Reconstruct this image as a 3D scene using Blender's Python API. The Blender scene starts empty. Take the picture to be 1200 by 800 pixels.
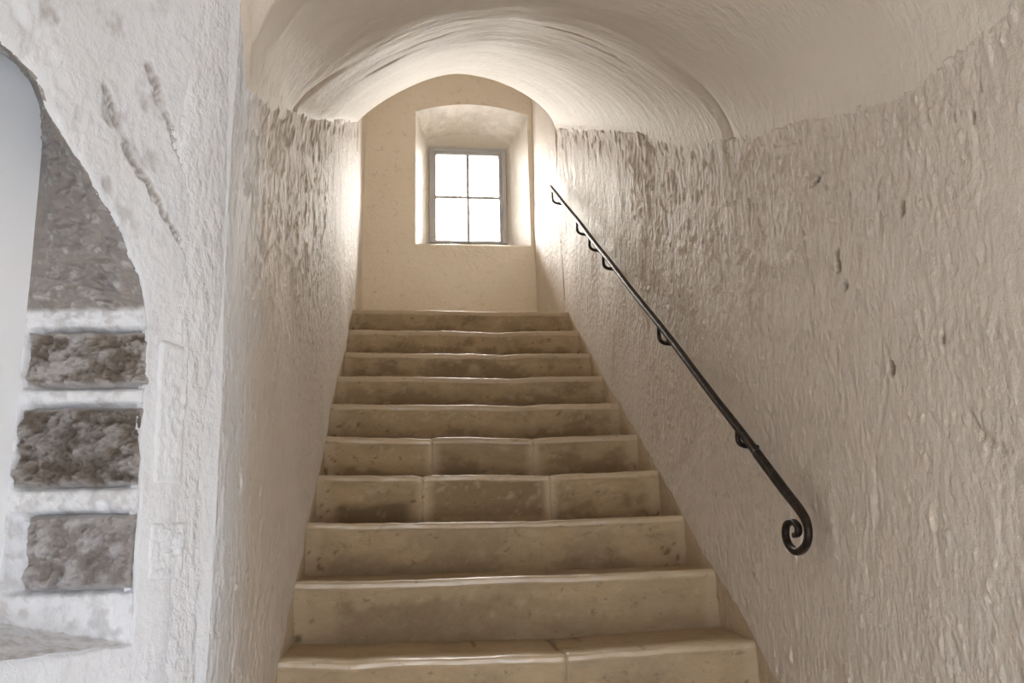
import bpy, math
import numpy as np
from mathutils import Matrix, Vector

# ------------------------------------------------------------------ camera
H = 1.416                                   # eye height above the lower hall floor; all numbers below are relative to the eye
sc = bpy.context.scene
COL = sc.collection
PITCH, YAW, ROLL, FPX = 0.21923, 0.1247, 0.02369, 1011.4
def cam_axes(p, y, r):
    fwd = Vector((math.sin(y) * math.cos(p), math.cos(y) * math.cos(p), math.sin(p)))
    right = Vector((math.cos(y), -math.sin(y), 0))
    up = right.cross(fwd)
    return fwd, right * math.cos(r) - up * math.sin(r), right * math.sin(r) + up * math.cos(r)
fw, ri, up = cam_axes(PITCH, YAW, ROLL)
cd = bpy.data.cameras.new('camera')
cd.sensor_width = 36; cd.sensor_fit = 'HORIZONTAL'; cd.lens = FPX / 1200 * 36
cd.clip_start = 0.02; cd.clip_end = 200
cam = bpy.data.objects.new('camera', cd); COL.objects.link(cam)
m = Matrix((ri, up, -fw)).transposed().to_4x4(); m.translation = Vector((0, 0, H))
cam.matrix_world = m
sc.camera = cam

# ------------------------------------------------------------------ light: an overcast sky through the two openings
W = bpy.data.worlds.new('overcast_sky'); sc.world = W; W.use_nodes = True
wn = W.node_tree.nodes; wl = W.node_tree.links; wn.clear()
wo = wn.new('ShaderNodeOutputWorld'); bg = wn.new('ShaderNodeBackground')
bg.inputs['Strength'].default_value = 1.0
# overcast sky, brighter towards the zenith, above pale ground
wt = wn.new('ShaderNodeTexCoord'); ws = wn.new('ShaderNodeSeparateXYZ'); wl.new(wt.outputs['Generated'], ws.inputs[0])
wr = wn.new('ShaderNodeValToRGB'); wl.new(ws.outputs['Z'], wr.inputs[0]); wr.color_ramp.interpolation = 'LINEAR'
el = wr.color_ramp.elements
el[0].position = 0.0; el[0].color = (0.20, 0.20, 0.20, 1)
el[1].position = 0.7; el[1].color = (1.6, 1.6, 1.6, 1)
e_ = el.new(0.3); e_.color = (0.70, 0.70, 0.70, 1)
wg = wn.new('ShaderNodeMapRange'); wg.inputs[1].default_value = -0.03; wg.inputs[2].default_value = 0.0; wl.new(ws.outputs['Z'], wg.inputs[0])
wm = wn.new('ShaderNodeMix'); wm.data_type = 'RGBA'; wm.inputs[6].default_value = (0.20, 0.20, 0.20, 1)
# warmer towards the hidden sun beyond the window, cooler behind
wy = wn.new('ShaderNodeMapRange'); wy.inputs[1].default_value = -1; wy.inputs[2].default_value = 1; wl.new(ws.outputs['Y'], wy.inputs[0])
wc = wn.new('ShaderNodeMix'); wc.data_type = 'RGBA'; wc.inputs[6].default_value = (0.84, 0.97, 1.18, 1); wc.inputs[7].default_value = (1.0, 0.955, 0.88, 1); wl.new(wy.outputs[0], wc.inputs[0])
wx = wn.new('ShaderNodeMix'); wx.data_type = 'RGBA'; wx.blend_type = 'MULTIPLY'; wx.inputs[0].default_value = 1; wl.new(wr.outputs[0], wx.inputs[6]); wl.new(wc.outputs[2], wx.inputs[7])
wl.new(wg.outputs[0], wm.inputs[0]); wl.new(wx.outputs[2], wm.inputs[7]); wl.new(wm.outputs[2], bg.inputs['Color'])
wl.new(bg.outputs[0], wo.inputs['Surface'])
def portal(name, loc, rot, sx, sy):
    ld = bpy.data.lights.new(name, 'AREA'); ld.shape = 'RECTANGLE'; ld.size = sx; ld.size_y = sy
    ld.cycles.is_portal = True
    o = bpy.data.objects.new(name, ld); COL.objects.link(o); o.location = loc; o.rotation_euler = rot
    return o
portal('window_portal', (0.51, 6.95, 2.79 + H), (-math.pi / 2, 0, 0), 0.75, 0.95)
portal('doorway_portal', (0.34, -1.75, -0.60 + H), (math.pi / 2, 0, 0), 0.72, 1.7)
sc.view_settings.view_transform = 'Standard'; sc.view_settings.look = 'None'
sc.view_settings.gamma = 1.0; sc.view_settings.use_curve_mapping = False
sc.view_settings.exposure = 6.12
sc.cycles.max_bounces = 16; sc.cycles.diffuse_bounces = 12; sc.cycles.transparent_max_bounces = 16
sc.cycles.sample_clamp_indirect = 20

# ------------------------------------------------------------------ noise
def _hash(ix, iy, iz, seed):
    h = (ix.astype(np.int64) * 374761393 + iy.astype(np.int64) * 668265263 + iz.astype(np.int64) * 2147483647 + seed * 974634211) & 0xFFFFFFFF
    h = ((h ^ (h >> 13)) * 1274126177) & 0xFFFFFFFF
    h = (h ^ (h >> 16)) & 0xFFFFFFFF
    h = (h * 2246822519) & 0xFFFFFFFF
    return ((h ^ (h >> 15)) & 0xFFFF) / 32767.5 - 1.0
def vnoise(x, y, z, seed=0):
    x, y, z = np.broadcast_arrays(np.asarray(x, float), np.asarray(y, float), np.asarray(z, float))
    ix, iy, iz = np.floor(x), np.floor(y), np.floor(z)
    fx, fy, fz = x - ix, y - iy, z - iz
    fx, fy, fz = [f * f * f * (f * (f * 6 - 15) + 10) for f in (fx, fy, fz)]
    r = 0
    for dx in (0, 1):
        wx = fx if dx else 1 - fx
        for dy in (0, 1):
            wy = fy if dy else 1 - fy
            for dz in (0, 1):
                wz = fz if dz else 1 - fz
                r = r + wx * wy * wz * _hash(ix + dx, iy + dy, iz + dz, seed)
    return r
def fbm(x, y, z, oct=4, seed=0, gain=0.5):
    a, r, s = 1.0, 0, 0
    for i in range(oct):
        f = 2.03 ** i
        r = r + a * vnoise(np.asarray(x) * f + 13.7 * i, np.asarray(y) * f + 7.1 * i, np.asarray(z) * f + 3.3 * i, seed + i)
        s += a; a *= gain
    return r / s
def sstep(a, b, x):
    t = np.clip((np.asarray(x, float) - a) / (b - a), 0, 1); return t * t * (3 - 2 * t)

# ------------------------------------------------------------------ mesh helpers
def mesh(name, V, F, mat, parent=None, smooth=True, mask=None, structure=False):
    me = bpy.data.meshes.new(name)
    V = np.asarray(V, float).reshape(-1, 3).copy(); V[:, 2] += H
    F = [tuple(int(i) for i in f) for f in F] if not isinstance(F, np.ndarray) else F
    if isinstance(F, np.ndarray):
        n = len(F); k = F.shape[1]
        me.vertices.add(len(V)); me.vertices.foreach_set('co', V.ravel())
        me.loops.add(n * k); me.loops.foreach_set('vertex_index', F.ravel().astype(np.int32))
        me.polygons.add(n); me.polygons.foreach_set('loop_start', np.arange(0, n * k, k, dtype=np.int32))
        me.update(calc_edges=True)
    else:
        me.from_pydata([tuple(v) for v in V], [], F)
    me.validate()
    if smooth: me.polygons.foreach_set('use_smooth', np.ones(len(me.polygons), bool))
    if mask is not None:
        at = me.attributes.new('mask', 'FLOAT_COLOR', 'POINT')
        c = np.ones((len(V), 4)); c[:, :3] = np.asarray(mask).reshape(-1, 3)
        at.data.foreach_set('color', c.ravel())
    me.materials.append(mat); me.update()
    o = bpy.data.objects.new(name, me); COL.objects.link(o)
    if parent is not None:
        o.parent = parent
    if structure: o['kind'] = 'structure'
    return o
def grid_faces(nu, nv, flip=False, wrap=False):
    i = np.arange(nu if wrap else nu - 1)[:, None]; j = np.arange(nv - 1)[None, :]
    a = i * nv + j; b = ((i + 1) % nu) * nv + j
    f = np.stack([a, b, b + 1, a + 1], -1).reshape(-1, 4)
    return f[:, ::-1] if flip else f
def box(V0, V1):
    x0, y0, z0 = V0; x1, y1, z1 = V1
    v = [(x, y, z) for x in (x0, x1) for y in (y0, y1) for z in (z0, z1)]
    f = [(0, 1, 3, 2), (4, 6, 7, 5), (0, 4, 5, 1), (2, 3, 7, 6), (0, 2, 6, 4), (1, 5, 7, 3)]
    return v, f
def bevel(o, w, seg=2):
    md = o.modifiers.new('bevel', 'BEVEL'); md.width = w; md.segments = seg; md.limit_method = 'ANGLE'
def empty(name, loc, label=None, cat=None, kind=None):
    o = bpy.data.objects.new(name, None); COL.objects.link(o); o.location = loc
    if label: o['label'] = label
    if cat: o['category'] = cat
    if kind: o['kind'] = kind
    return o
def attach(ch, par):
    ch.parent = par; ch.matrix_parent_inverse = Matrix.Translation(par.location).inverted()
def tube(path, hw, hh, side, sharp=0.35):
    """square bar with eased corners swept along a path; side = sideways vector; hw/hh may vary along it"""
    P = np.asarray(path, float); n = len(P)
    hw = np.broadcast_to(hw, n); hh = np.broadcast_to(hh, n)
    T = np.gradient(P, axis=0); T /= np.linalg.norm(T, axis=1)[:, None]
    S = np.asarray(side, float)[None, :] - (T @ np.asarray(side, float))[:, None] * T
    S /= np.linalg.norm(S, axis=1)[:, None]; U = np.cross(S, T)
    c = 1 - sharp
    prof = [(1, -c), (1, c), (c, 1), (-c, 1), (-1, c), (-1, -c), (-c, -1), (c, -1)]
    V = np.stack([P + S * (hw * a)[:, None] + U * (hh * b)[:, None] for a, b in prof], 1)
    k = len(prof); F = []
    for i in range(n - 1):
        for j in range(k):
            F.append((i * k + j, i * k + (j + 1) % k, (i + 1) * k + (j + 1) % k, (i + 1) * k + j))
    F.append(tuple(range(k))[::-1]); F.append(tuple(range((n - 1) * k, n * k)))
    return V.reshape(-1, 3), F
def spline(pts, n):
    """Catmull-Rom through the points"""
    P = np.asarray(pts, float); P = np.vstack([2 * P[0] - P[1], P, 2 * P[-1] - P[-2]])
    out = []; m_ = len(P) - 3
    for t in np.linspace(0, m_ - 1e-9, n):
        i = int(t); u = t - i; a, b, c, d = P[i:i + 4]
        out.append(0.5 * (2 * b + (c - a) * u + (2 * a - 5 * b + 4 * c - d) * u * u + (3 * b - a - 3 * c + d) * u ** 3))
    return np.array(out)

# ------------------------------------------------------------------ materials
def new_mat(name):
    mt = bpy.data.materials.new(name); mt.use_nodes = True
    return mt, mt.node_tree.nodes, mt.node_tree.links, mt.node_tree.nodes['Principled BSDF']
def mixc(n, l, fac, a, b, mode='MIX'):
    x = n.new('ShaderNodeMix'); x.data_type = 'RGBA'; x.blend_type = mode
    for s, v in ((0, fac), (6, a), (7, b)):
        if hasattr(v, 'is_linked'): l.new(v, x.inputs[s])
        else: x.inputs[s].default_value = v if s == 0 else (*v, 1)
    return x.outputs[2]
def noise_node(n, l, vec, scale, stretch=(1, 1, 1), detail=5, rough=0.55, loc=(0, 0, 0)):
    mp = n.new('ShaderNodeMapping'); mp.inputs['Scale'].default_value = stretch; mp.inputs['Location'].default_value = loc
    l.new(vec, mp.inputs['Vector'])
    t = n.new('ShaderNodeTexNoise'); t.inputs['Scale'].default_value = scale; t.inputs['Detail'].default_value = detail
    t.inputs['Roughness'].default_value = rough
    l.new(mp.outputs[0], t.inputs['Vector']); return t.outputs['Fac']
def ramp(n, l, fac, p0, p1, v0=0.0, v1=1.0):
    r = n.new('ShaderNodeMapRange'); r.inputs[1].default_value = p0; r.inputs[2].default_value = p1
    r.inputs[3].default_value = v0; r.inputs[4].default_value = v1; l.new(fac, r.inputs[0]); return r.outputs[0]
def bump(n, l, b, h, dist, strength=1.0, prev=None):
    x = n.new('ShaderNodeBump'); x.inputs['Strength'].default_value = strength; x.inputs['Distance'].default_value = dist
    l.new(h, x.inputs['Height'])
    if prev is not None: l.new(prev, x.inputs['Normal'])
    l.new(x.outputs[0], b.inputs['Normal']); return x.outputs[0]

STONE_C = (0.27, 0.215, 0.15)
def plaster(name, col, col2, stretch=(1, 1, 0.3), fine=0.0016, coarse=0.004, rough=0.6, speck=0.0, wash=(0.60, 0.495, 0.345), bare=None, mid=0.0005):
    bare = bare or STONE_C
    mt, n, l, b = new_mat(name)
    tc = n.new('ShaderNodeTexCoord').outputs['Object']
    big = noise_node(n, l, tc, 1.6, (1, 1, 0.6), 6, 0.6)
    c = mixc(n, l, ramp(n, l, big, 0.35, 0.65), col, col2)
    if speck:
        sp = noise_node(n, l, tc, 26, stretch, 6, 0.7, (3, 1, 7))
        c = mixc(n, l, ramp(n, l, sp, 0.57, 0.70, 0, speck), c, tuple(0.55 * v for v in col2))
    at = n.new('ShaderNodeAttribute'); at.attribute_name = 'mask'
    sp_ = n.new('ShaderNodeSeparateColor'); l.new(at.outputs['Color'], sp_.inputs[0])
    c = mixc(n, l, sp_.outputs[2], c, (0.82, 0.855, 0.91))  # cool light tint, weighted by the blue channel of the mask
    c = mixc(n, l, sp_.outputs[1], c, wash)                       # beige limewash beside the steps
    sn = noise_node(n, l, tc, 30, (1, 1, 1), 6, 0.7)
    stone = mixc(n, l, ramp(n, l, sn, 0.35, 0.65), tuple(0.75 * v for v in bare), tuple(1.5 * v for v in bare))
    c = mixc(n, l, sp_.outputs[0], c, stone)                      # bare stone where the plaster is gone
    l.new(c, b.inputs['Base Color']); b.inputs['Roughness'].default_value = rough
    b.inputs['Specular IOR Level'].default_value = 0.28
    h1 = noise_node(n, l, tc, 14, stretch, 6, 0.62)
    p = bump(n, l, b, h1, coarse * 4)
    h3 = noise_node(n, l, tc, 42, tuple(0.4 + 0.6 * s for s in stretch), 3, 0.5, (2, 4, 1))
    p = bump(n, l, b, ramp(n, l, h3, 0.35, 0.75), mid * 4, 1.0, p)
    h2 = noise_node(n, l, tc, 70, tuple(0.5 + 0.5 * s for s in stretch), 5, 0.6)
    bump(n, l, b, h2, fine * 6, 1.0, p)
    return mt
M_WALL = plaster('limewashed_wall_plaster', (0.75, 0.69, 0.62), (0.685, 0.62, 0.545), (1, 1, 0.45), 0.0008, 0.0016, mid=0.0010)
M_CEIL = plaster('limewashed_vault_plaster', (0.80, 0.745, 0.665), (0.745, 0.68, 0.595), (0.35, 1, 0.35), 0.0005, 0.0012, mid=0.0004)
M_END = plaster('cream_end_wall_plaster', (0.90, 0.835, 0.725), (0.86, 0.785, 0.655), (0.7, 1, 0.9), 0.0006, 0.0014, speck=0.5)
M_SPLAY = plaster('cool_lit_splay_plaster', (0.82, 0.86, 0.92), (0.76, 0.795, 0.85), (1, 1, 0.6), 0.0005, 0.0010, mid=0.0003, speck=0.3, bare=(0.155, 0.122, 0.094))  # cool daylight put into the plaster tint, niche shade into bare
M_SMOOTH = plaster('smooth_white_plaster', (0.82, 0.86, 0.92), (0.80, 0.84, 0.895), (1, 1, 1), 0.00005, 0.0001, 0.7, mid=0.00005)  # same cool light tint in the colour as the splay

def stone_mat(name, base, dark, light, bumpd=0.004, spots=True):
    mt, n, l, b = new_mat(name)
    tc = n.new('ShaderNodeTexCoord').outputs['Object']
    oi = n.new('ShaderNodeObjectInfo')
    a = noise_node(n, l, tc, 7, (0.6, 1, 1.6), 8, 0.68)
    c = mixc(n, l, ramp(n, l, a, 0.36, 0.66), base, tuple(0.72 * v for v in base))
    at = n.new('ShaderNodeAttribute'); at.attribute_name = 'mask'
    s = n.new('ShaderNodeSeparateColor'); l.new(at.outputs['Color'], s.inputs[0])
    c = mixc(n, l, s.outputs[0], c, dark)
    c = mixc(n, l, s.outputs[1], c, light)
    if spots:
        d = noise_node(n, l, tc, 38, (0.7, 1, 1), 6, 0.75, (5, 2, 1))
        c = mixc(n, l, ramp(n, l, d, 0.59, 0.69, 0, 0.6), c, tuple(0.45 * v for v in dark))
        e = noise_node(n, l, tc, 24, (1, 1, 1.4), 5, 0.7, (1, 9, 4))
        c = mixc(n, l, ramp(n, l, e, 0.60, 0.75, 0, 0.45), c, light)
    hv = n.new('ShaderNodeHueSaturation'); l.new(c, hv.inputs['Color'])
    l.new(ramp(n, l, oi.outputs['Random'], 0, 1, 0.92, 1.08), hv.inputs['Value'])
    l.new(hv.outputs[0], b.inputs['Base Color'])
    l.new(ramp(n, l, s.outputs[2], 0, 1, 0.55, 0.33), b.inputs['Roughness']); l.new(ramp(n, l, s.outputs[2], 0, 1, 0.4, 0.9), b.inputs['Specular IOR Level'])
    h = noise_node(n, l, tc, 30, (0.8, 1, 1), 8, 0.7)
    hp = n.new('ShaderNodeMath'); hp.operation = 'MULTIPLY'; l.new(h, hp.inputs[0]); l.new(ramp(n, l, s.outputs[2], 0, 1, 1, 0.06), hp.inputs[1])
    bump(n, l, b, hp.outputs[0], bumpd * 4)
    return mt
M_STEP = stone_mat('worn_limestone_step', (0.52, 0.395, 0.24), (0.23, 0.165, 0.09), (0.65, 0.535, 0.38), 0.0030)
M_MORTAR = stone_mat('limewashed_mortar', (0.50, 0.40, 0.26), (0.36, 0.28, 0.18), (0.58, 0.48, 0.34), 0.002)
M_ROUGH = stone_mat('rough_quoin_stone', (0.47, 0.42, 0.39), (0.28, 0.235, 0.20), (0.70, 0.69, 0.71), 0.005, False)

mt, n, l, b = new_mat('wrought_iron'); M_IRON = mt
tc = n.new('ShaderNodeTexCoord').outputs['Object']
a = noise_node(n, l, tc, 45, (1, 1, 1), 5, 0.6)
l.new(mixc(n, l, ramp(n, l, a, 0.4, 0.65), (0.018, 0.013, 0.011), (0.05, 0.034, 0.026)), b.inputs['Base Color'])
b.inputs['Metallic'].default_value = 0.55; b.inputs['Roughness'].default_value = 0.42
bump(n, l, b, a, 0.003)
mt, n, l, b = new_mat('grey_painted_window_frame'); M_FRAME = mt
b.inputs['Base Color'].default_value = (0.42, 0.415, 0.42, 1); b.inputs['Roughness'].default_value = 0.45
tc = n.new('ShaderNodeTexCoord').outputs['Object']
bump(n, l, b, noise_node(n, l, tc, 60, (1, 1, 0.1), 4), 0.002)
mt, n, l, b = new_mat('window_glass'); M_GLASS = mt
n.remove(b); out = n['Material Output']
tr = n.new('ShaderNodeBsdfTransparent'); gl = n.new('ShaderNodeBsdfGlossy'); gl.inputs['Roughness'].default_value = 0.03
fr = n.new('ShaderNodeFresnel'); fr.inputs['IOR'].default_value = 1.45
mx = n.new('ShaderNodeMixShader'); l.new(fr.outputs[0], mx.inputs[0]); l.new(tr.outputs[0], mx.inputs[1]); l.new(gl.outputs[0], mx.inputs[2])
l.new(mx.outputs[0], out.inputs['Surface'])

# ------------------------------------------------------------------ the passage: measurements
XL, XR = -0.33, 0.997
T, R = 0.29, 0.18346
Y9, Z9 = 2.5336, -0.316
Y_RIM, Y_END = 5.27, 6.35
SL = np.array([(-1.6, 1.32), (1.57, 1.32), (1.67, .93), (1.79, .956), (2.01, 1.056), (2.39, 1.23), (2.95, 1.485), (4.07, 2.06), (5.3, 2.66)])
SR = np.array([(-1.6, .84), (1.43, .836), (1.61, .891), (1.83, .968), (2.115, 1.074), (2.42, 1.195), (3.22, 1.607), (4.12, 2.07), (5.3, 2.665)])
def zl(y): return np.interp(y, SL[:, 0], SL[:, 1])
def zr(y): return np.interp(y, SR[:, 0], SR[:, 1])
def nose(y): return np.minimum(Z9 + (np.asarray(y) - Y9) / T * R, 1.335)      # line over the step noses

def ridges(y, z, seed):
    """vertical trowel strokes left in the plaster"""
    w = fbm(y * 3, z * 2.2, 0, 3, seed + 50) * 0.9
    a = vnoise(y * 40 + w * 2.4, z * 5 + w * 1.5, 0, seed); b_ = vnoise(y * 74 + w * 3, z * 10, 1.3, seed + 1)
    r1 = 1 - np.abs(a) * 2; r2 = 1 - np.abs(b_) * 2
    return 0.55 * r1 + 0.45 * r2

def side_wall(name, X, sgn, zs, ys, seed, y_split):
    nz = 330
    ys = np.asarray(ys); NY = len(ys)
    zt = np.where(ys > y_split, 3.95, zs(ys) + 0.010 * fbm(ys * 26, 0, 0, 3, seed + 70) + 0.006 * np.abs(vnoise(ys * 60, 0, 0, seed + 71)))
    zb = np.where(ys < 0.85, -1.46, np.maximum(-1.46, nose(ys) - 0.45))
    v = np.linspace(0, 1, nz)
    Y = np.repeat(ys[:, None], nz, 1); Z = zb[:, None] + (zt - zb)[:, None] * v[None, :]
    zsp = zs(ys)[:, None]
    over = np.where(Y > y_split, 9, zsp - Z)                                  # distance below the springing
    up_ = 1 - sstep(0.10, 1.0, over) * 0.55
    far = sstep(1.3, 2.2, Y)
    calm = sstep(0.85, 1.35, Y) if sgn < 0 else 1.0
    amp = (0.0017 + 0.0005 * far) * up_ * (0.35 + 0.65 * calm)
    amp = np.where(Y > y_split, 0.0016, amp)
    d = ridges(Y, Z, seed) * amp
    d = d + fbm(Y * 15, Z * 10, 0, 4, seed + 9) * 0.0030 * (0.4 + 0.6 * calm)
    cl = vnoise(Y * 100 + Z * 9, Z * 56, 7, seed + 12) * vnoise(Y * 21, Z * 15, 2, seed + 13)
    d = d + np.clip(cl, 0, 1) * 0.0065 * sstep(1.2, 1.4, Y) * (Y < 3.5)
    d = d + fbm(Y * 1.7, Z * 1.3, 0, 2, seed + 20) * 0.016 + fbm(Y * 4.5, Z * 2.1, 2, 2, seed + 30) * 0.005
    d = d * (0.35 + 0.65 * sstep(0.0, 0.25, over)) + 0.004 * sstep(0.06, 0.0, over)
    lump = np.where(Y < 2.3, vnoise(Y * 85, Z * 48, 3, seed + 61), vnoise(Y * 46, Z * 24, 3, seed + 60))
    d = d + np.clip(lump, 0, 1) ** 2 * 0.007 * sstep(0.30, 0.02, over) * (Y < y_split)   # ragged clots along the springing
    # the beige wash and a lip of plaster where the steps are let into the wall
    below = nose(Y) + 0.012 + 0.012 * fbm(Y * 9, Z * 9, 0, 2, seed + 5) - Z
    g = sstep(-0.006, 0.012, below) * sstep(0.9, 1.2, Y) * 0.85
    d = d - 0.008 * sstep(-0.004, 0.016, below)
    mask = np.zeros(Y.shape + (3,)); mask[..., 1] = g
    return Y, Z, d, mask
ys = list(np.arange(-1.62, 1.0, 0.06)) + list(np.geomspace(1.0, 6.42, 720))
ys = sorted(ys + [Y_RIM + 0.001, Y_RIM + 0.004])
# ---- right wall
Y, Z, d, mask = side_wall('wall_right', XR, -1, zr, ys, 11, Y_RIM + 0.002)
def chip(Y, Z, d, mask, cy, cz, ry, rz, depth, seed, val=0.9):
    q = np.hypot((Y - cy) / ry, (Z - cz) / rz) + 0.35 * fbm(Y * 60, Z * 60, 0, 3, seed)
    k = sstep(1.05, 0.75, q)
    d -= depth * k; mask[..., 0] = np.maximum(mask[..., 0], k * val)
for cy, cz, ry, rz in ((1.54, .623, .014, .017), (1.805, .594, .012, .035), (1.639, .312, .012, .018), (1.87, .823, .022, .006),
                       (1.78, .53, .012, .008), (1.463, .335, .008, .010), (1.73, .66, .005, .004), (1.30, .70, .006, .016), (1.27, .745, .004, .012), (1.345, .73, .007, .007)):
    chip(Y, Z, d, mask, cy, cz, ry, rz, 0.009, 3, 0.8)
def crack(Y, Z, d, pts, w, depth, mask=None, val=0.4, seed=8):
    P = np.asarray(pts)
    best = np.full(Y.shape, 9.0)
    for a, b_ in zip(P[:-1], P[1:]):
        ab = b_ - a; t = np.clip(((Y - a[0]) * ab[0] + (Z - a[1]) * ab[1]) / (ab @ ab), 0, 1)
        best = np.minimum(best, np.hypot(Y - a[0] - t * ab[0], Z - a[1] - t * ab[1]))
    k = sstep(w, w * 0.2, best + w * 0.9 * fbm(Y * 35, Z * 35, 0, 3, seed)) 
    d -= depth * k
    if mask is not None: mask[..., 0] = np.maximum(mask[..., 0], k * val)
crack(Y, Z, d, [(1.66, .29), (1.682, .235), (1.73, .16), (1.746, .098), (1.76, .0)], 0.012, 0.005)
crack(Y, Z, d, [(1.41, .185), (1.395, .163), (1.36, .13), (1.319, .112)], 0.010, 0.005, mask, 0.15)
def tuck(V, mask, sx):
    a = V[:, -1:].copy(); a[..., 0] += sx * 0.06; a[..., 2] += 0.008
    return np.concatenate([V, a], 1), np.concatenate([mask, mask[:, -1:]], 1)
V, mask = tuck(np.stack([XR - d, Y, Z], -1), mask, 1)
wall_right = mesh('wall_right', V, grid_faces(len(ys), V.shape[1], True), M_WALL, mask=mask, structure=True)
# ---- left wall, from the splay to the end wall
ysl = sorted(list(np.geomspace(1.49, 6.42, 620)) + [Y_RIM + 0.001, Y_RIM + 0.004])
Y, Z, d, mask = side_wall('wall_left', XL, 1, zl, ysl, 77, Y_RIM + 0.002)
k = sstep(1.50, 1.80, Y); q = np.clip(1.68 - Y, 0, None)
d = d * (0.10 + 0.90 * k) - np.where(q < .157, .42 * q * q / .157, .42 * .157 + 1.5 * (q - .157))      # the rounded corner to the splay
mask[..., 2] = sstep(2.05, 1.58, Y + 0.10 * fbm(Y * 5, Z * 4, 0, 3, 14)); mask[..., 1] *= 1 - mask[..., 2]  # cool light tint of the splay carried round the corner
V, mask = tuck(np.stack([XL + d, Y, Z], -1), mask, -1)
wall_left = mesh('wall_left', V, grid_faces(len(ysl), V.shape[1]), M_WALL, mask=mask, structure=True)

# ------------------------------------------------------------------ ceiling: the sloping barrel vault and the wider one before it
def vault():
    yy = np.array(sorted(list(np.arange(-1.62, 1.2, 0.08)) + list(np.geomspace(1.2, Y_RIM, 230)) + [2.30, 2.36, 2.42]))
    uu = np.linspace(-1, 1, 150); uu = np.sign(uu) * (1 - (1 - np.abs(uu)) ** 1.25)
    Yg = np.repeat(yy[:, None], len(uu), 1); U = np.repeat(uu[None, :], len(yy), 0)
    xl = np.where(yy < 1.6, np.maximum(-1.25, XL - (1.6 - yy) * math.tan(math.radians(40)) - 0.03), XL)[:, None] + 0.006
    xr = XR - 0.006
    Xg = (xl + xr) / 2 + U * (xr - xl) / 2
    a, b_ = zl(Yg), zr(Yg)
    base = a + (b_ - a) * (0.5 + 0.5 * np.sin(U * np.pi / 2))
    au = np.abs(U)
    shL = np.clip(1 - au ** 1.55, 0, 1) ** 0.84; shR = np.clip(1 - au ** 2.0, 0, 1) ** 0.65
    far_sh = np.where(U < 0, shL, shR)
    near_sh = np.clip(1 - au ** 2.2, 0, 1) ** 0.5
    k = sstep(2.42, 1.55, Yg)                                                 # into the near vault
    rise = 0.375 * far_sh * (1 - k) + (0.49 * near_sh) * k
    Zg = base + rise
    st = fbm(Yg * 16, U * 2.6, 0, 4, 5); st2 = vnoise(Yg * 34 + fbm(Yg * 3, U * 3, 1, 2, 3) * 2, U * 3.2, 1, 6)
    d = st * 0.0040 + st2 * 0.0015 + fbm(Yg * 2.2, U * 1.5, 0, 2, 8) * 0.012
    for yc, u0, u1, w_, dp in ((2.62, .30, .72, .016, .010), (2.78, .42, .80, .012, .007), (2.50, .10, .55, .014, .008), (3.05, .2, .6, .014, .006), (2.75, -.8, -.35, .014, .008), (2.6, -.6, -.2, .012, .007)):
        yy_ = Yg - yc - 0.35 * (U - (u0 + u1) / 2) * np.sign(u0 + u1) * 0.3 + 0.03 * fbm(U * 9, Yg * 3, 0, 3, 19)
        d = d + dp * sstep(w_, w_ * .2, np.abs(yy_)) * sstep(u0, u0 + .12, U) * sstep(u1, u1 - .12, U)
    d *= (1 - 0.65 * k) * sstep(1.0, 0.93, au)
    Zg = Zg + d
    g = np.exp(-((Yg - 2.37 + 0.15 * (1 - au)) / 0.032) ** 2) * sstep(.60, .95, au)                # the crease between the two vaults
    Xg = Xg + np.sign(U) * 0.013 * g; Zg = Zg + 0.004 * g
    # skirts run down behind the walls
    Xs = np.concatenate([Xg[:, :1] - 0.03, Xg, Xg[:, -1:] + 0.03], 1)
    Zs = np.concatenate([Zg[:, :1] - 0.12, Zg, Zg[:, -1:] - 0.12], 1)
    Ys = np.concatenate([Yg[:, :1], Yg, Yg[:, -1:]], 1)
    # the face above the rim, seen only from the landing
    Xs = np.concatenate([Xs, Xs[-1:]], 0); Ys = np.concatenate([Ys, Ys[-1:]], 0); Zs = np.concatenate([Zs, np.full((1, Zs.shape[1]), 3.95)], 0)
    V = np.stack([Xs, Ys, Zs], -1)
    return mesh('ceiling', V, grid_faces(V.shape[0], V.shape[1], True), M_CEIL, mask=np.zeros(V.shape), structure=True)
vault()
def slab(x0, x1, y0, y1, z0, z1, name):
    v, f = box((x0, y0, z0), (x1, y1, z1)); return mesh(name, v, f, M_CEIL, smooth=False, structure=True)
# unseen outer shell added to stop light leaks, open only at the window and the doorway
slab(-1.75, -1.60, -1.85, 7.0, -1.6, 4.2, 'light_shell_left'); slab(1.15, 1.30, -1.85, 7.0, -1.6, 4.2, 'light_shell_right')
slab(-1.75, 1.30, -1.85, 7.0, 4.05, 4.2, 'light_shell_top'); slab(-1.75, 1.30, -1.85, 7.0, -1.7, -1.55, 'light_shell_base')
slab(-1.75, .10, 6.85, 7.0, -1.6, 4.2, 'light_shell_end'); slab(.92, 1.30, 6.85, 7.0, -1.6, 4.2, 'light_shell_end')
slab(.10, .92, 6.85, 7.0, -1.6, 2.30, 'light_shell_end'); slab(.10, .92, 6.85, 7.0, 3.28, 4.2, 'light_shell_end')
v, f = box((-0.45, Y_RIM - 0.02, 3.9), (1.12, 6.45, 3.96)); mesh('ceiling', v, f, M_CEIL, smooth=False, structure=True)

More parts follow.
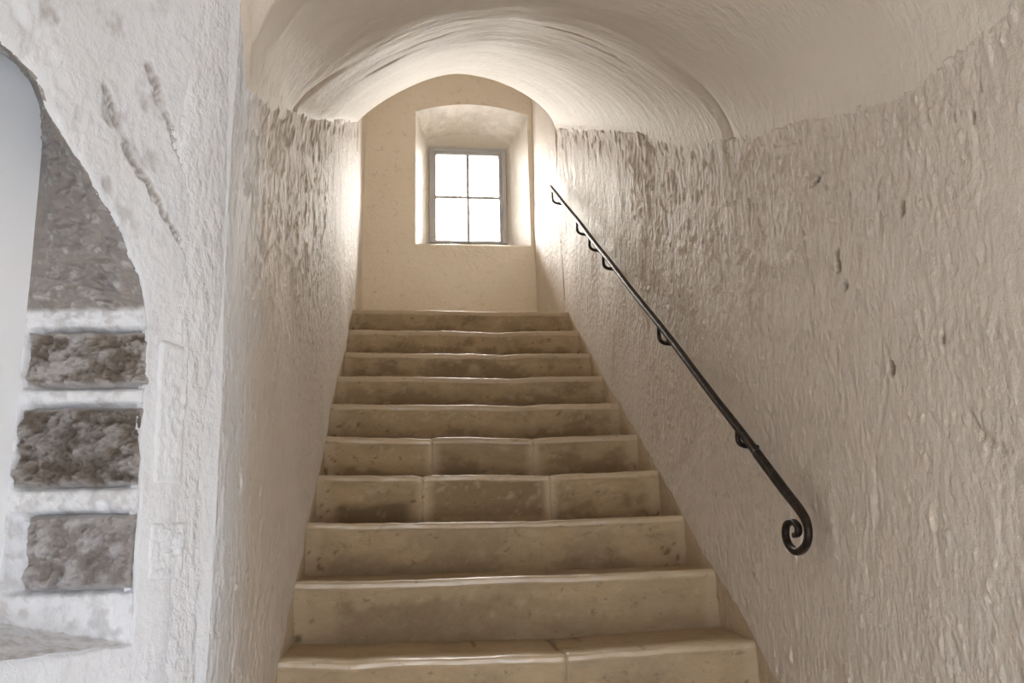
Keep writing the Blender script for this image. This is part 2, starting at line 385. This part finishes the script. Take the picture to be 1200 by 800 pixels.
# ------------------------------------------------------------------ end wall with its window recess
def ring_fill(inner, outer, nr, fn):
    """fill between two closed loops of equal length; fn displaces"""
    inner, outer = np.asarray(inner), np.asarray(outer)
    t = np.linspace(0, 1, nr)[None, :, None]
    G = inner[:, None, :] * (1 - t) + outer[:, None, :] * t
    return fn(G)
def resample(loop, n):
    P = np.vstack([loop, loop[:1]]); s = np.r_[0, np.cumsum(np.linalg.norm(np.diff(P, axis=0), axis=1))]
    q = np.linspace(0, s[-1], n, endpoint=False)
    return np.stack([np.interp(q, s, P[:, i]) for i in range(P.shape[1])], 1)
def arch_loop(x0, x1, zb, zsl, zm, zsr, na=24, nb=16):
    """closed loop: sill left->right, right jamb up, arch right->left, left jamb down"""
    pts = [(x0 + (x1 - x0) * t, zb) for t in np.linspace(0, 1, nb, endpoint=False)]
    pts += [(x1, zb + (zsr - zb) * t) for t in np.linspace(0, 1, nb, endpoint=False)]
    for t in np.linspace(0, 1, na, endpoint=False):
        pts.append((x1 + (x0 - x1) * t, zsr + (zsl - zsr) * t + (zm - (zsl + zsr) / 2) * (1 - (2 * t - 1) ** 2)))
    pts += [(x0, zsl + (zb - zsl) * t) for t in np.linspace(0, 1, nb, endpoint=False)]
    return np.array(pts)
front = arch_loop(.066, .962, 2.19, 3.300, 3.378, 3.300)
back = arch_loop(.160, .868, 2.345, 3.262, 3.338, 3.250)
def rect_match(loop, x0, x1, z0, z1, cx, cz):
    out = []
    for x, z in loop:
        dx, dz = x - cx, z - cz
        s = min([(x1 - cx) / dx if dx > 1e-9 else 1e9, (x0 - cx) / dx if dx < -1e-9 else 1e9, (z1 - cz) / dz if dz > 1e-9 else 1e9, (z0 - cz) / dz if dz < -1e-9 else 1e9])
        out.append((cx + dx * s, cz + dz * s))
    return np.array(out)
def up_n(loop, n_): return resample(loop, n_)
fr_ = up_n(front, 480)
outer = rect_match(fr_, -.42, 1.09, 1.1, 3.94, .514, 2.75)
def endfn(G):
    X, Z = G[..., 0], G[..., 1]
    dd = fbm(X * 7, Z * 7, 0, 4, 41) * 0.006 + fbm(X * 2, Z * 2, 0, 2, 43) * 0.010
    # shallow brick courses telegraphing through the wash below the sill
    low = sstep(2.2, 2.1, Z); crs = np.abs(((Z - 1.2) / 0.075) % 1 - 0.5)
    dd = dd - 0.003 * low * sstep(0.42, 0.5, crs + 0.04 * fbm(X * 9, Z * 9, 0, 2, 4))
    edge = sstep(0, 0.02, np.broadcast_to(np.linspace(0, 1, G.shape[1])[None, :], X.shape))
    return np.stack([X, Y_END - dd * edge, Z], -1)
G = ring_fill(fr_, outer, 70, endfn)
wall_end = mesh('wall_end', G, grid_faces(G.shape[0], G.shape[1], True, True), M_END, mask=np.zeros(G.shape), structure=True)
M_REV = plaster('white_recess_plaster', (0.76, 0.72, 0.65), (0.72, 0.665, 0.58), (1, 1, 1), 0.0006, 0.0014, speck=0.3)
bk_ = up_n(back, 480)
t = np.linspace(0, 1, 40)[None, :, None]
A3 = np.stack([fr_[:, 0], np.full(480, Y_END), fr_[:, 1]], -1)[:, None, :]; B3 = np.stack([bk_[:, 0], np.full(480, 6.80), bk_[:, 1]], -1)[:, None, :]
G = A3 * (1 - t) + B3 * t
nrm = np.stack([G[..., 0] - .514, 0 * G[..., 0], (G[..., 2] - 2.8)], -1); nrm /= np.linalg.norm(nrm, axis=-1)[..., None]
dd = fbm(G[..., 0] * 8, G[..., 1] * 8, G[..., 2] * 8, 4, 51) * 0.012 * np.sin(np.pi * t[..., 0])
top = sstep(3.2, 3.3, G[..., 2]) * np.sin(np.pi * t[..., 0]) 
dd = dd + top * 0.012 * fbm(G[..., 0] * 22, G[..., 1] * 22, 0, 3, 53)
G = G + nrm * dd[..., None]
fro = rect_match(bk_, .185, .836, 2.36, 3.215, .512, 2.79)                   # on to the window frame
C3 = np.stack([fro[:, 0], np.full(480, 6.815), fro[:, 1]], -1)[:, None, :]
D3 = np.stack([fro[:, 0], np.full(480, 6.98), fro[:, 1]], -1)[:, None, :]
G = np.concatenate([G, C3, D3], 1)
mask = np.zeros(G.shape); mask[..., 0] = np.concatenate([np.clip(top * 1.4 * sstep(0.0, 0.5, fbm(G[:, :40, 0] * 14, G[:, :40, 1] * 14, 0, 4, 55) + 0.1), 0, 0.16), np.zeros((480, 2))], 1)
mesh('window_recess', G, grid_faces(G.shape[0], G.shape[1], True, True), M_REV, wall_end, mask=mask)

# ---- window
win = empty('window_1', (0.511, 6.80, 2.36 + H), 'small grey framed four pane window in the recess above the stairs', None, 'structure')
fx0, fx1, fz0, fz1 = .186, .835, 2.362, 3.214
def rect_frame(x0, x1, z0, z1, wl_, wr_, wt, wb, y0, y1):
    o = [(x0, z0), (x1, z0), (x1, z1), (x0, z1)]; i = [(x0 + wl_, z0 + wb), (x1 - wr_, z0 + wb), (x1 - wr_, z1 - wt), (x0 + wl_, z1 - wt)]
    V = [(x, y, z) for y in (y0, y1) for L in (o, i) for x, z in L]; F = []
    for k in range(4):
        j = (k + 1) % 4
        F += [(k, j, 4 + j, 4 + k), (8 + k, 12 + k, 12 + j, 8 + j), (k, 8 + k, 8 + j, j), (4 + k, 4 + j, 12 + j, 12 + k)]
    return V, F
v, f = rect_frame(fx0, fx1, fz0, fz1, .030, .034, .030, .012, 6.80, 6.87); o = mesh('casing', v, f, M_FRAME, smooth=False); bevel(o, .004); attach(o, win)
v, f = rect_frame(fx0 + .028, fx1 - .032, fz0 + .010, fz1 - .028, .030, .030, .030, .018, 6.815, 6.86); o = mesh('sash', v, f, M_FRAME, smooth=False); bevel(o, .004); attach(o, win)
gx0, gx1, gz0, gz1 = fx0 + .056, fx1 - .060, fz0 + .027, fz1 - .056
mx_, mz_ = (gx0 + gx1) / 2 + .003, 2.777
v, f = box((mx_ - .013, 6.825, gz0), (mx_ + .013, 6.85, gz1)); o = mesh('glazing_bar', v, f, M_FRAME, smooth=False); bevel(o, .003); attach(o, win)
v, f = box((gx0, 6.827, mz_ - .012), (gx1, 6.848, mz_ + .012)); o = mesh('glazing_bar', v, f, M_FRAME, smooth=False); bevel(o, .003); attach(o, win)
for a, b_ in ((gx0, mx_), (mx_, gx1)):
    for c_, e_ in ((gz0, mz_), (mz_, gz1)):
        v, f = box((a, 6.836, c_), (b_, 6.840, e_)); o = mesh('pane', v, f, M_GLASS, smooth=False); attach(o, win)

# ------------------------------------------------------------------ stairs
ROWS = {  # height of the worn nosing along each step, (x, z)
  0: ((-0.332, 1.354), (0.016, 1.355), (0.446, 1.348), (0.806, 1.351), (0.994, 1.347)),
  1: ((-0.330, 1.159), (-0.055, 1.156), (0.299, 1.153), (0.539, 1.144), (0.660, 1.154), (0.995, 1.159)),
  2: ((-0.327, 0.966), (0.059, 0.960), (0.347, 0.958), (0.527, 0.951), (0.663, 0.961), (0.991, 0.961)),
  3: ((-0.324, 0.783), (-0.047, 0.781), (0.261, 0.776), (0.554, 0.769), (0.638, 0.778), (0.991, 0.782)),
  4: ((-0.324, 0.602), (-0.043, 0.596), (0.242, 0.595), (0.532, 0.586), (0.650, 0.595), (0.992, 0.597)),
  5: ((-0.323, 0.419), (-0.176, 0.414), (0.101, 0.406), (0.130, 0.410), (0.267, 0.412), (0.542, 0.400), (0.602, 0.406), (0.976, 0.415)),
  6: ((-0.324, 0.236), (-0.117, 0.230), (0.023, 0.229), (0.062, 0.221), (0.093, 0.229), (0.279, 0.228), (0.414, 0.225), (0.550, 0.219), (0.623, 0.225), (1.004, 0.234)),
  7: ((-0.327, 0.053), (-0.183, 0.046), (0.173, 0.043), (0.375, 0.041), (0.457, 0.039), (0.539, 0.043), (0.994, 0.050)),
  8: ((-0.326, -0.129), (-0.250, -0.133), (0.030, -0.137), (0.336, -0.133), (0.527, -0.136), (0.707, -0.134), (0.997, -0.129)),
  9: ((-0.335, -0.319), (-0.158, -0.327), (0.027, -0.328), (0.297, -0.330), (0.439, -0.332), (0.511, -0.329), (0.690, -0.323), (1.003, -0.316)),
}
JOINTS = {5: [.11, .545], 6: [.065, .565], 9: [.45]}
stairs = empty('staircase', (0.333, 3.8, H - 0.4), 'straight flight of worn beige limestone steps rising between the plastered walls', 'staircase')
XA, XB = XL - 0.045, XR + 0.045
for row in range(0, 15):
    yn = Y9 + T * (9 - row); zn = Z9 + R * (9 - row)
    prof_x = np.array([p[0] for p in ROWS[row]]) if row in ROWS else np.array([XL, XR])
    prof_z = np.array([p[1] for p in ROWS[row]]) if row in ROWS else np.array([zn, zn]) - 0.01
    znext = (np.array([p[1] for p in ROWS[row + 1]]).mean() if row + 1 in ROWS else zn - R - 0.01)
    depth = T + 0.03
    # core of rubble and mortar a little behind the faces
    v, f = box((XA, yn + 0.009, znext - 0.02), (XB, yn + depth, prof_z.min() - 0.010))
    core = mesh('step', v, f, M_MORTAR, smooth=False); attach(core, stairs)
    cuts = [XA] + JOINTS.get(row, []) + [XB]
    for si in range(len(cuts) - 1):
        gap = -0.0004
        c0, c1 = cuts[si] + (gap if si else 0), cuts[si + 1] - (gap if si < len(cuts) - 2 else 0)
        nx = max(14, int((c1 - c0) / 0.011)); x = np.linspace(c0, c1, nx)
        ztop = np.interp(x, prof_x, prof_z) + 0.0022 * fbm(x * 22, row * 3.1, si, 4, 91)
        r = (0.010 if row < 6 else 0.006) + 0.003 * fbm(x * 9, row * 2.7, 1, 2, 92)
        ng = 9; nt = 12 if row else 20
        py, pz = [], []
        for t in np.linspace(1, 0.06, nt): py.append(t * depth + 0 * x); pz.append(0 * x - 0.006 * math.sin(min(1, t * 1.6) * math.pi))
        for a in np.linspace(0, math.pi / 2, ng): py.append(r * (1 - np.sin(a))); pz.append(-r * (1 - np.cos(a)))
        zb = znext - 0.012
        nr = 18
        for t in np.linspace(0.06, 1, nr): py.append(0 * x + 0.004 * t); pz.append(-r - t * (ztop - r - zb))
        PY = np.array(py).T; PZ = np.array(pz).T + ztop[:, None]
        wa, wd = (0.010, 0.045) if row < 6 else (0.0055, 0.026)
        wear = np.clip(1 - PY / wd, 0, 1) ** 2 * wa + sstep(0.12, 0.0, PY) * (0.002 if row < 9 else 0.007); w0 = wa + (0.002 if row < 9 else 0.007)
        tr_ = np.clip((PZ - zb) / np.maximum(ztop[:, None] - r[:, None] - zb, .01), 0, 1); PZ = PZ - np.where(np.arange(PY.shape[1]) < nt + ng, wear, w0 * tr_ ** 4) + 0.006 * tr_
        XX = np.repeat(x[:, None], PY.shape[1], 1)
        isr = np.arange(PY.shape[1]) >= nt + ng // 2
        rough = fbm(XX * 14, (PZ - zn) * 20 + row * 5, PY * 10, 4, 93)
        PY = PY + np.where(isr, rough * 0.0045, 0); PZ = PZ + np.where(isr, 0, rough * 0.0018)
        # eased arrises at the joints
        endd = np.minimum(np.where(si > 0, x - c0, 9), np.where(si < len(cuts) - 2, c1 - x, 9))
        e = (sstep(0.016, 0.0, endd) * (0.0022 if row in (5, 6) else 0.0006))[:, None]
        PY = PY + np.where(isr, e, 0); PZ = PZ - np.where(isr, 0, e * 0.6)
        # end caps towards the joints
        capL = np.stack([XX[:1] , PY[:1] + np.where(isr, 0.02, 0), PZ[:1] - np.where(isr, 0, 0.02)], -1)
        capR = np.stack([XX[-1:], PY[-1:] + np.where(isr, 0.02, 0), PZ[-1:] - np.where(isr, 0, 0.02)], -1)
        body = np.stack([XX, PY, PZ], -1)
        G = np.concatenate([capL, body, capR], 0); G[..., 1] += yn
        # stains on the risers: darker low down, wash left along wall edges and joints
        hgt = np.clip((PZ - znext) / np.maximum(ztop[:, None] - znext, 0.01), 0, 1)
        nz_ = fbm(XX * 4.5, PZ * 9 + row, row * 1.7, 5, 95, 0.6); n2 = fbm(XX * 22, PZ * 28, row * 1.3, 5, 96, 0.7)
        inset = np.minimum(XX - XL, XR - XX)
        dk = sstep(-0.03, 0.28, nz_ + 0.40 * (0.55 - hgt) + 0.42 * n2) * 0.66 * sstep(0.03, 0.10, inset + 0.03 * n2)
        dk = dk * np.where(isr, 1, 0.4)
        if row == 6 and si == 1:
            q = np.minimum(np.minimum((XX - c0 - 0.035), (c1 - 0.004 - XX)), np.minimum(PZ - znext - 0.012, 0.5)); dk = sstep(0.0, 0.02, q + 0.01 * n2) * (0.62 + 0.25 * nz_)
        if row == 6 and si == 0:
            dk = np.maximum(dk * 0.4, sstep(0.50, 0.36, hgt + 0.18 * nz_) * sstep(0.05, 0.09, XX - XL + 0.02 * n2) * sstep(0.0, 0.05, c1 - 0.03 - XX))
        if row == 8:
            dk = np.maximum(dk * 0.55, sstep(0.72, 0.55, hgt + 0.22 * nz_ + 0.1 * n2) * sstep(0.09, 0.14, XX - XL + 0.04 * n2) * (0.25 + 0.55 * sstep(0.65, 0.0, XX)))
        lt = sstep(0.045 if row in (5, 6) else 0.02, 0.0, endd)[:, None] * (1.0 if row in (5, 6) else 0.35) * sstep(-0.9, -0.1, n2) + 0 * XX
        lt = np.maximum(lt, sstep(0.055, 0.015, inset + 0.03 * n2) * 0.5)
        lt = np.maximum(lt, sstep(0.25, 0.55, n2 + 0.3 * hgt - 0.1) * 0.45)
        if row >= 7: lt = np.maximum(lt, 0.14 + 0.25 * n2 + 0.25 * sstep(0.0, 0.3, nz_) * hgt)
        pits = sstep(0.52, 0.60, fbm(XX * 34, PZ * 40, row + .5, 3, 98, 0.6) + 0.25 * sstep(0.16, 0.05, inset) * sstep(0.9, 0.1, hgt))
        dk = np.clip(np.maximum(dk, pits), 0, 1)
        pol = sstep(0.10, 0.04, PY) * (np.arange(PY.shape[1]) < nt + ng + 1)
        lt = np.maximum(lt, pol * (0.6 if row < 6 else 0.35))  # window highlight along the nosing put into the stone colour
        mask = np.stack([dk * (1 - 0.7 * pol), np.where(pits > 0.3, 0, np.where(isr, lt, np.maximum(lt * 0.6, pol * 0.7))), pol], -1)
        mask = np.concatenate([mask[:1], mask, mask[-1:]], 0)
        o = mesh('stone', G, grid_faces(G.shape[0], G.shape[1], True), M_STEP, mask=mask)
        o.parent = core

# ------------------------------------------------------------------ lower hall: splayed wall with the niche, floor, back wall with the doorway
PH = math.radians(40)
E3 = np.array([-math.sin(PH), -math.cos(PH), 0]); N3 = np.array([math.cos(PH), -math.sin(PH), 0]); O3 = np.array([XL, 1.60, 0])
def sp3(s, z, off=0.0):
    s, z, off = np.broadcast_arrays(np.asarray(s, float), np.asarray(z, float), np.asarray(off, float))
    return O3 + s[..., None] * E3 + off[..., None] * N3 + z[..., None] * np.array([0, 0, 1.0])
half_a = [(.150, -.155), (.152, .0), (.155, .15), (.158, .30), (.165, .385), (.195, .460), (.242, .532), (.308, .606), (.360, .665), (.385, .712), (.430, .742)]
half_b = [(.280, -.115), (.280, .02), (.280, .16), (.280, .30), (.280, .39), (.280, .46), (.281, .535), (.282, .640), (.285, .700), (.300, .765), (.350, .815)]
mir = lambda L, c: [(2 * c - s, z) for s, z in L[::-1]]
arris = half_a + [(.50, .758)] + mir(half_a, .50); outer_e = half_b + [(.50, .838)] + mir(half_b, .50)
def dense(P, n_):
    P = np.array(P); s = np.r_[0, np.cumsum(np.linalg.norm(np.diff(P, axis=0), axis=1))]
    return s / s[-1]
NA = 900
A0 = spline(arris, NA); B0 = spline(outer_e, NA)
# close along the sill
sillA = np.stack([np.linspace(A0[-1, 0], A0[0, 0], 160)[1:-1], np.full(158, A0[0, 1])], 1); sillB = np.stack([np.linspace(B0[-1, 0], B0[0, 0], 160)[1:-1], np.full(158, B0[0, 1])], 1)
AL = np.vstack([A0, sillA]); BL = np.vstack([B0, sillB])
ragA = AL + np.stack([fbm(AL[:, 0] * 30, AL[:, 1] * 30, 0, 3, 21), fbm(AL[:, 0] * 30, AL[:, 1] * 30, 5, 3, 22)], 1) * 0.004
OUT = rect_match(AL, -0.004, 1.46, -1.45, 1.75, .50, .25)
def splay_disp(S, Z):
    dd = fbm(S * 26, Z * 16, 0, 4, 31) * 0.0018 + fbm(S * 5, Z * 4, 0, 2, 32) * 0.008
    pock = sstep(0.05, 0.5, fbm(S * 13, Z * 9, 4, 4, 33)) * sstep(.13, .30, S) * sstep(.55, .72, Z)
    return dd - 0.010 * pock * sstep(0.45, 0.2, np.abs(S - .28))
t = np.linspace(0, 1, 130) ** 1.25
G2 = ragA[:, None, :] * (1 - t[None, :, None]) + OUT[:, None, :] * t[None, :, None]
S, Z = G2[..., 0], G2[..., 1]
dd = splay_disp(S, Z)
mask = np.zeros(S.shape + (3,))
for pts, w in (([(.190, .825), (.175, .80), (.155, .765), (.134, .729), (.110, .680), (.085, .627)], .012), ([(.268, .745), (.235, .69), (.204, .637), (.170, .595), (.139, .556), (.100, .515), (.062, .473), (.045, .44)], .012)):
    P = np.array(pts); best = np.full(S.shape, 9.0); along = np.zeros(S.shape); acc = 0
    for a, b_ in zip(P[:-1], P[1:]):
        ab = b_ - a; L_ = np.linalg.norm(ab); tt = np.clip(((S - a[0]) * ab[0] + (Z - a[1]) * ab[1]) / (L_ * L_), 0, 1)
        di = np.hypot(S - a[0] - tt * ab[0], Z - a[1] - tt * ab[1]); along = np.where(di < best, acc + tt * L_, along); best = np.minimum(best, di); acc += L_
    teeth = 0.5 + 0.5 * np.sin(along * 420 + 7 * fbm(along * 34, S * 60, 0, 3, 6))
    k = sstep(w, w * 0.35, best + 0.007 * fbm(S * 70, Z * 70, 0, 3, 7)) * (0.35 + 0.65 * sstep(0.05, 0.5, teeth)) * sstep(-0.5, -0.2, fbm(along * 16, 1, 0, 2, 9))
    dd = dd - 0.005 * k; mask[..., 0] = np.maximum(mask[..., 0], 0.62 * k)
edge = np.clip(1 - t / 0.02, 0, 1)[None, :]
dd = dd - 0.006 * edge ** 2 - 0.012 * (1 - sstep(0.05, 0.10, S))
pk = sstep(0.15, 0.55, fbm(S * 24, Z * 17, 2, 4, 36)) * sstep(.10, .24, S) * sstep(.42, .62, Z)
mask[..., 0] = np.maximum(mask[..., 0], 0.45 * pk); dd = dd - 0.004 * pk
splay_ring0 = dd[:, 0].copy()
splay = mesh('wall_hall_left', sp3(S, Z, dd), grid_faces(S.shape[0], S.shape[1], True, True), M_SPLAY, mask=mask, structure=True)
# reveal of the niche: jamb, arch and sill
DN = 0.16
nr = 80; t = np.linspace(0, 1, nr)
G2 = ragA[:, None, :] * (1 - t[None, :, None]) + BL[:, None, :] * t[None, :, None]
S, Z = G2[..., 0], G2[..., 1]; off = -DN * t[None, :] + 0 * S
Pt = sp3(S, Z, off)
du = np.roll(Pt, -1, 0) - np.roll(Pt, 1, 0); dv = np.gradient(Pt, axis=1); nn = np.cross(du, dv); nn /= np.linalg.norm(nn, axis=-1)[..., None] + 1e-9
cen = sp3(.5, .25, -0.08); sg = np.sign(((cen - Pt) * nn).sum(-1)); nn = nn * sg[..., None]
raw = sstep(.378, .392, Z + 0.004 * fbm(S * 40, off * 40, 0, 2, 3))                         # bare rubble above the jamb stones, its shade put into the colour
rough = fbm(Pt[..., 0] * 66, Pt[..., 1] * 66, Pt[..., 2] * 66, 5, 61, 0.62); cut = fbm(Pt[..., 0] * 30 + Pt[..., 2] * 22, Pt[..., 1] * 20, Pt[..., 2] * 44 - Pt[..., 0] * 10, 3, 64)
bedz = Pt[..., 2]
bed = sum(sstep(a - .006, a + .006, bedz) * sstep(b_ + .006, b_ - .006, bedz) for a, b_ in ((.252, .352), (.088, .224), (-.074, .050))) * (S < .4)
fade = (np.sin(np.pi * np.clip(t * 1.02, 0, 1)) ** 0.4)[None, :]
dsp = (rough * 0.006 + raw * (cut * 0.012 + 0.010 * (1 - 2.2 * np.abs(fbm(Pt[..., 0] * 26 + Pt[..., 2] * 30, Pt[..., 1] * 24, Pt[..., 2] * 40, 4, 68))) - 0.010) - 0.034 * bed) * fade
Pt = Pt + nn * dsp[..., None]
Pt[:, 0] = sp3(ragA[:, 0], ragA[:, 1], splay_ring0)
mask = np.zeros(Pt.shape); mask[..., 0] = np.clip(raw * (0.78 - 0.25 * sstep(0.1, 0.5, rough)) + (1 - raw) * 0.30 * sstep(-0.1, 0.4, rough), 0, 1)
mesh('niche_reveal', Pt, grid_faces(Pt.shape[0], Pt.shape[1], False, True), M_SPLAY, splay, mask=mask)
# smooth back of the niche
Bc = BL + (BL - np.array([.5, .35])) * 0.03
bv = sp3(Bc[:, 0], Bc[:, 1], -DN + 0.002 * 0); bv = np.vstack([bv, sp3(np.array([.5]), np.array([.3]), np.array([-DN]))])
bf = [(i, (i + 1) % len(Bc), len(Bc)) for i in range(len(Bc))]
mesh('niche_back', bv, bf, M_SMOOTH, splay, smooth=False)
# jamb stones, rough faced, and their dressed returns on the splay
a0 = sp3(.155, 0, 0); a1 = sp3(.280, 0, -DN); jt = a1 - a0; JL = np.linalg.norm(jt); jt = jt / JL; jn = np.cross(jt, [0, 0, 1.0])
if jn @ np.array([0, -1, 0]) < 0: jn = -jn
def rough_stone(name, origin, tdir, ndir, u0, u1, z0, z1, proud, amp, seed, white, parent, radius=0.012, mat=None):
    nu, nz = 96, 64
    u = np.linspace(u0, u1, nu)[:, None] + np.zeros((1, nz)); z = np.linspace(z0, z1, nz)[None, :] + np.zeros((nu, 1))
    q = np.minimum(np.minimum(u - u0, u1 - u), np.minimum(z - z0, z1 - z))
    rag = 0.012 * fbm(u * 25, z * 25, 0, 3, seed + 3)
    k = sstep(0, radius, q)
    rg = fbm(u * 42, z * 46 + u * 14, seed, 5, seed, 0.65); fac = np.abs(fbm(u * 26 + z * 14, z * 32 - u * 11, seed + 2, 3, seed + 4))
    rd = 1 - 2 * np.abs(fbm(u * 44 + z * 20, z * 52 - u * 18, seed + 5, 4, seed + 7, 0.6))
    h = proud + amp * (rg * 1.0 + 0.8 * fac + 0.45 * rd - 0.6)
    hh = -0.03 + (h + 0.03) * k ** 0.6
    P = origin + u[..., None] * tdir + z[..., None] * np.array([0, 0, 1.0]) + hh[..., None] * ndir
    P = P + (rag * (1 - k))[..., None] * tdir
    dk = sstep(0.15, -0.25, rg + 0.35 * rd - 0.2) * (1 - white) + 0.25 * (1 - white) * sstep(0.2, -0.2, fbm(u * 9, z * 9, 1, 3, seed + 8))
    lt = np.clip(sstep(0.0, 0.5, rg + 0.25 * fbm(u * 14, z * 14, 2, 2, seed + 6)) * 0.7 + white, 0, 1)
    lt = np.maximum(lt, sstep(0.016, 0.004, q + 0.012 * fbm(u * 34, z * 34, 3, 3, seed + 11)) * 0.9); dk = dk * sstep(0.002, 0.014, q)
    flip = np.cross(tdir, [0, 0, 1.0]) @ ndir < 0
    return mesh(name, P, grid_faces(nu, nz, flip), mat or M_ROUGH, parent, mask=np.stack([np.clip(dk, 0, 1), lt * (1 - np.clip(dk, 0, 1)), 0 * dk], -1) * (0 if mat else 1))
Z0 = np.zeros(3)
for z0, z1, amp, seed, wh, u0, u1 in ((.252, .352, .020, 71, 0.05, -.004, .200), (.088, .224, .026, 72, 0.10, -.004, .203), (-.074, .050, .018, 73, 0.5, -.002, .175)):
    rough_stone('stone', a0, jt, jn, u0, u1, z0, z1, 0.006, amp, seed, wh, splay)
for s0, s1, z0, z1, seed in ((.062, .146, .080, .350, 81), (.050, .146, -.074, .046, 82)):
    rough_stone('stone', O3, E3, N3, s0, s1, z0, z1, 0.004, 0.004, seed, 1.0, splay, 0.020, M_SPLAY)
# remaining hall walls
def plain_wall(name, p0, p1, z0, z1, mat, seed, inward):
    p0, p1 = np.array(p0, float), np.array(p1, float); L_ = np.linalg.norm(p1 - p0); nu, nz = max(8, int(L_ / .04)), 80
    u = np.linspace(0, 1, nu)[:, None] + np.zeros((1, nz)); z = np.linspace(z0, z1, nz)[None, :] + np.zeros((nu, 1))
    dd = fbm(u * L_ * 6, z * 6, 0, 4, seed) * 0.01
    P = np.zeros((nu, nz, 3)); P[..., 0] = p0[0] + (p1 - p0)[0] * u + inward[0] * dd; P[..., 1] = p0[1] + (p1 - p0)[1] * u + inward[1] * dd; P[..., 2] = z
    return mesh(name, P, grid_faces(nu, nz), mat, mask=np.zeros(P.shape), structure=True)
c_ = O3 + E3 * 1.44
plain_wall('wall_hall_side', (c_[0], c_[1] + .02), (c_[0], -1.64), -1.45, 1.8, M_WALL, 15, (1, 0))
dl = resample(arch_loop(.03, .65, -1.40, .02, .14, .02), 240)
ob = rect_match(dl, c_[0] - .05, 1.06, -1.45, 1.85, .2, -.5)
G = ring_fill(dl, ob, 24, lambda G: np.stack([G[..., 0], -1.6 + 0.008 * fbm(G[..., 0] * 6, G[..., 1] * 6, 0, 4, 17), G[..., 1]], -1))
G = np.concatenate([np.stack([dl[:, 0], np.full(240, -1.85), dl[:, 1]], -1)[:, None, :], G], 1)
mesh('wall_back', G, grid_faces(G.shape[0], G.shape[1], False, True), M_WALL, mask=np.zeros(G.shape), structure=True)
M_LAND = stone_mat('pale_landing_flags', (0.68, 0.60, 0.46), (0.52, 0.44, 0.32), (0.74, 0.67, 0.55), 0.0015)
v, f = box((XA, Y9 + 9 * T + .318, 1.10), (XB, 6.45, 1.345)); mesh('floor', v, f, M_LAND, smooth=False, structure=True)
mt, n, l, b = new_mat('stone_flag_floor'); M_FLOOR = mt
tc = n.new('ShaderNodeTexCoord').outputs['Object']; a = noise_node(n, l, tc, 4, (1, 1, 1), 7, 0.65)
l.new(mixc(n, l, a, (0.36, 0.345, 0.32), (0.25, 0.24, 0.22)), b.inputs['Base Color']); b.inputs['Roughness'].default_value = 0.6; bump(n, l, b, a, 0.01)
v, f = box((-1.5, -1.9, -1.50), (1.2, 1.2, -1.416)); mesh('floor', v, f, M_FLOOR, smooth=False, structure=True)

# ------------------------------------------------------------------ handrail
XH = 0.927
rail_pts = [(XH, 5.19, 2.198), (XH, 4.4, 1.675), (XH, 3.60, 1.135), (XH, 3.04, .760), (XH, 2.763, .574), (XH, 2.302, .255), (XH, 2.172, .166)]
hr = empty('handrail', (XH, 3.6, 1.13 + H), 'dark wrought iron handrail with a scrolled lower end on the right wall', 'handrail')
rp = np.array([(XH + .0015 * math.sin(y * 9), y, np.interp(y, [p[1] for p in rail_pts[::-1]], [p[2] for p in rail_pts[::-1]])) for y in np.linspace(5.19, 2.172, 70)])
k_ = np.ones(5) / 5; zz = np.convolve(np.pad(rp[:, 2], 2, mode='reflect', reflect_type='odd'), k_, 'valid'); rp[:, 2] = zz
v, f = tube(rp, .0105, .0105, (1, 0, 0), .42); o = mesh('rail', v, f, M_IRON); attach(o, hr)
sc_pts = [(2.215, .196), (2.172, .166), (2.07, .095), (1.985, .038), (1.958, .010), (1.955, -.019), (1.978, -.045), (2.024, -.057), (2.063, -.043), (2.079, -.019), (2.067, .006), (2.033, .013), (2.007, .002), (2.008, -.014), (2.028, -.019)]
sp = spline([(XH, y, z) for y, z in sc_pts], 110); tt = np.linspace(0, 1, 110)
v, f = tube(sp, .0108 - .0028 * sstep(.1, .4, tt), .0108 - .002 * sstep(.1, .3, tt) - .0025 * sstep(.5, 1, tt), (1, 0, 0), .35); o = mesh('scroll', v, f, M_IRON); attach(o, hr)
def make_bracket(y, z, drop, reach, tails):
    """a rod from under the rail, down and round into the wall, with a forked tail nailed to the plaster"""
    pts = [(XH + .002, y, z - .004), (XH, y, z - drop * .55), (XH + .004, y + .002, z - drop * .85), (XH + .020, y + .008, z - drop), (XH + .045, y + .015, z - drop - .002), (XR + .02, y + reach, z - drop - .004)]
    v, f = tube(spline(pts, 26), .0065, .0065, (0, 1, 0), .45); o = mesh('bracket', v, f, M_IRON); attach(o, hr)
    for s_ in tails:
        yw, zw = y + reach, z - drop - .004
        q = [(XR - .006, yw, zw), (XR - .012, yw - s_ * .018, zw - s_ * .006 + .006), (XR - .016, yw - s_ * .032, zw - s_ * .010 + .012), (XR - .022, yw - s_ * .036, zw - s_ * .010 + .018)]
        v, f = tube(spline(q, 10), np.linspace(.006, .003, 10), .003, (1, 0, 0), .4); a_ = mesh('forked_tail', v, f, M_IRON)
        a_.parent = o
for y, z, drop, reach, tails in ((5.137, 2.155, .085, .03, (1, -1)), (4.411, 1.676, .075, .03, (-1,)), (4.120, 1.478, .068, .03, (-1,)), (3.838, 1.292, .070, .035, (1, -1)), (3.022, .745, .068, .03, (1, -1)), (2.338, .280, .052, .045, (-1,))):
    make_bracket(y, z, drop, reach, tails)
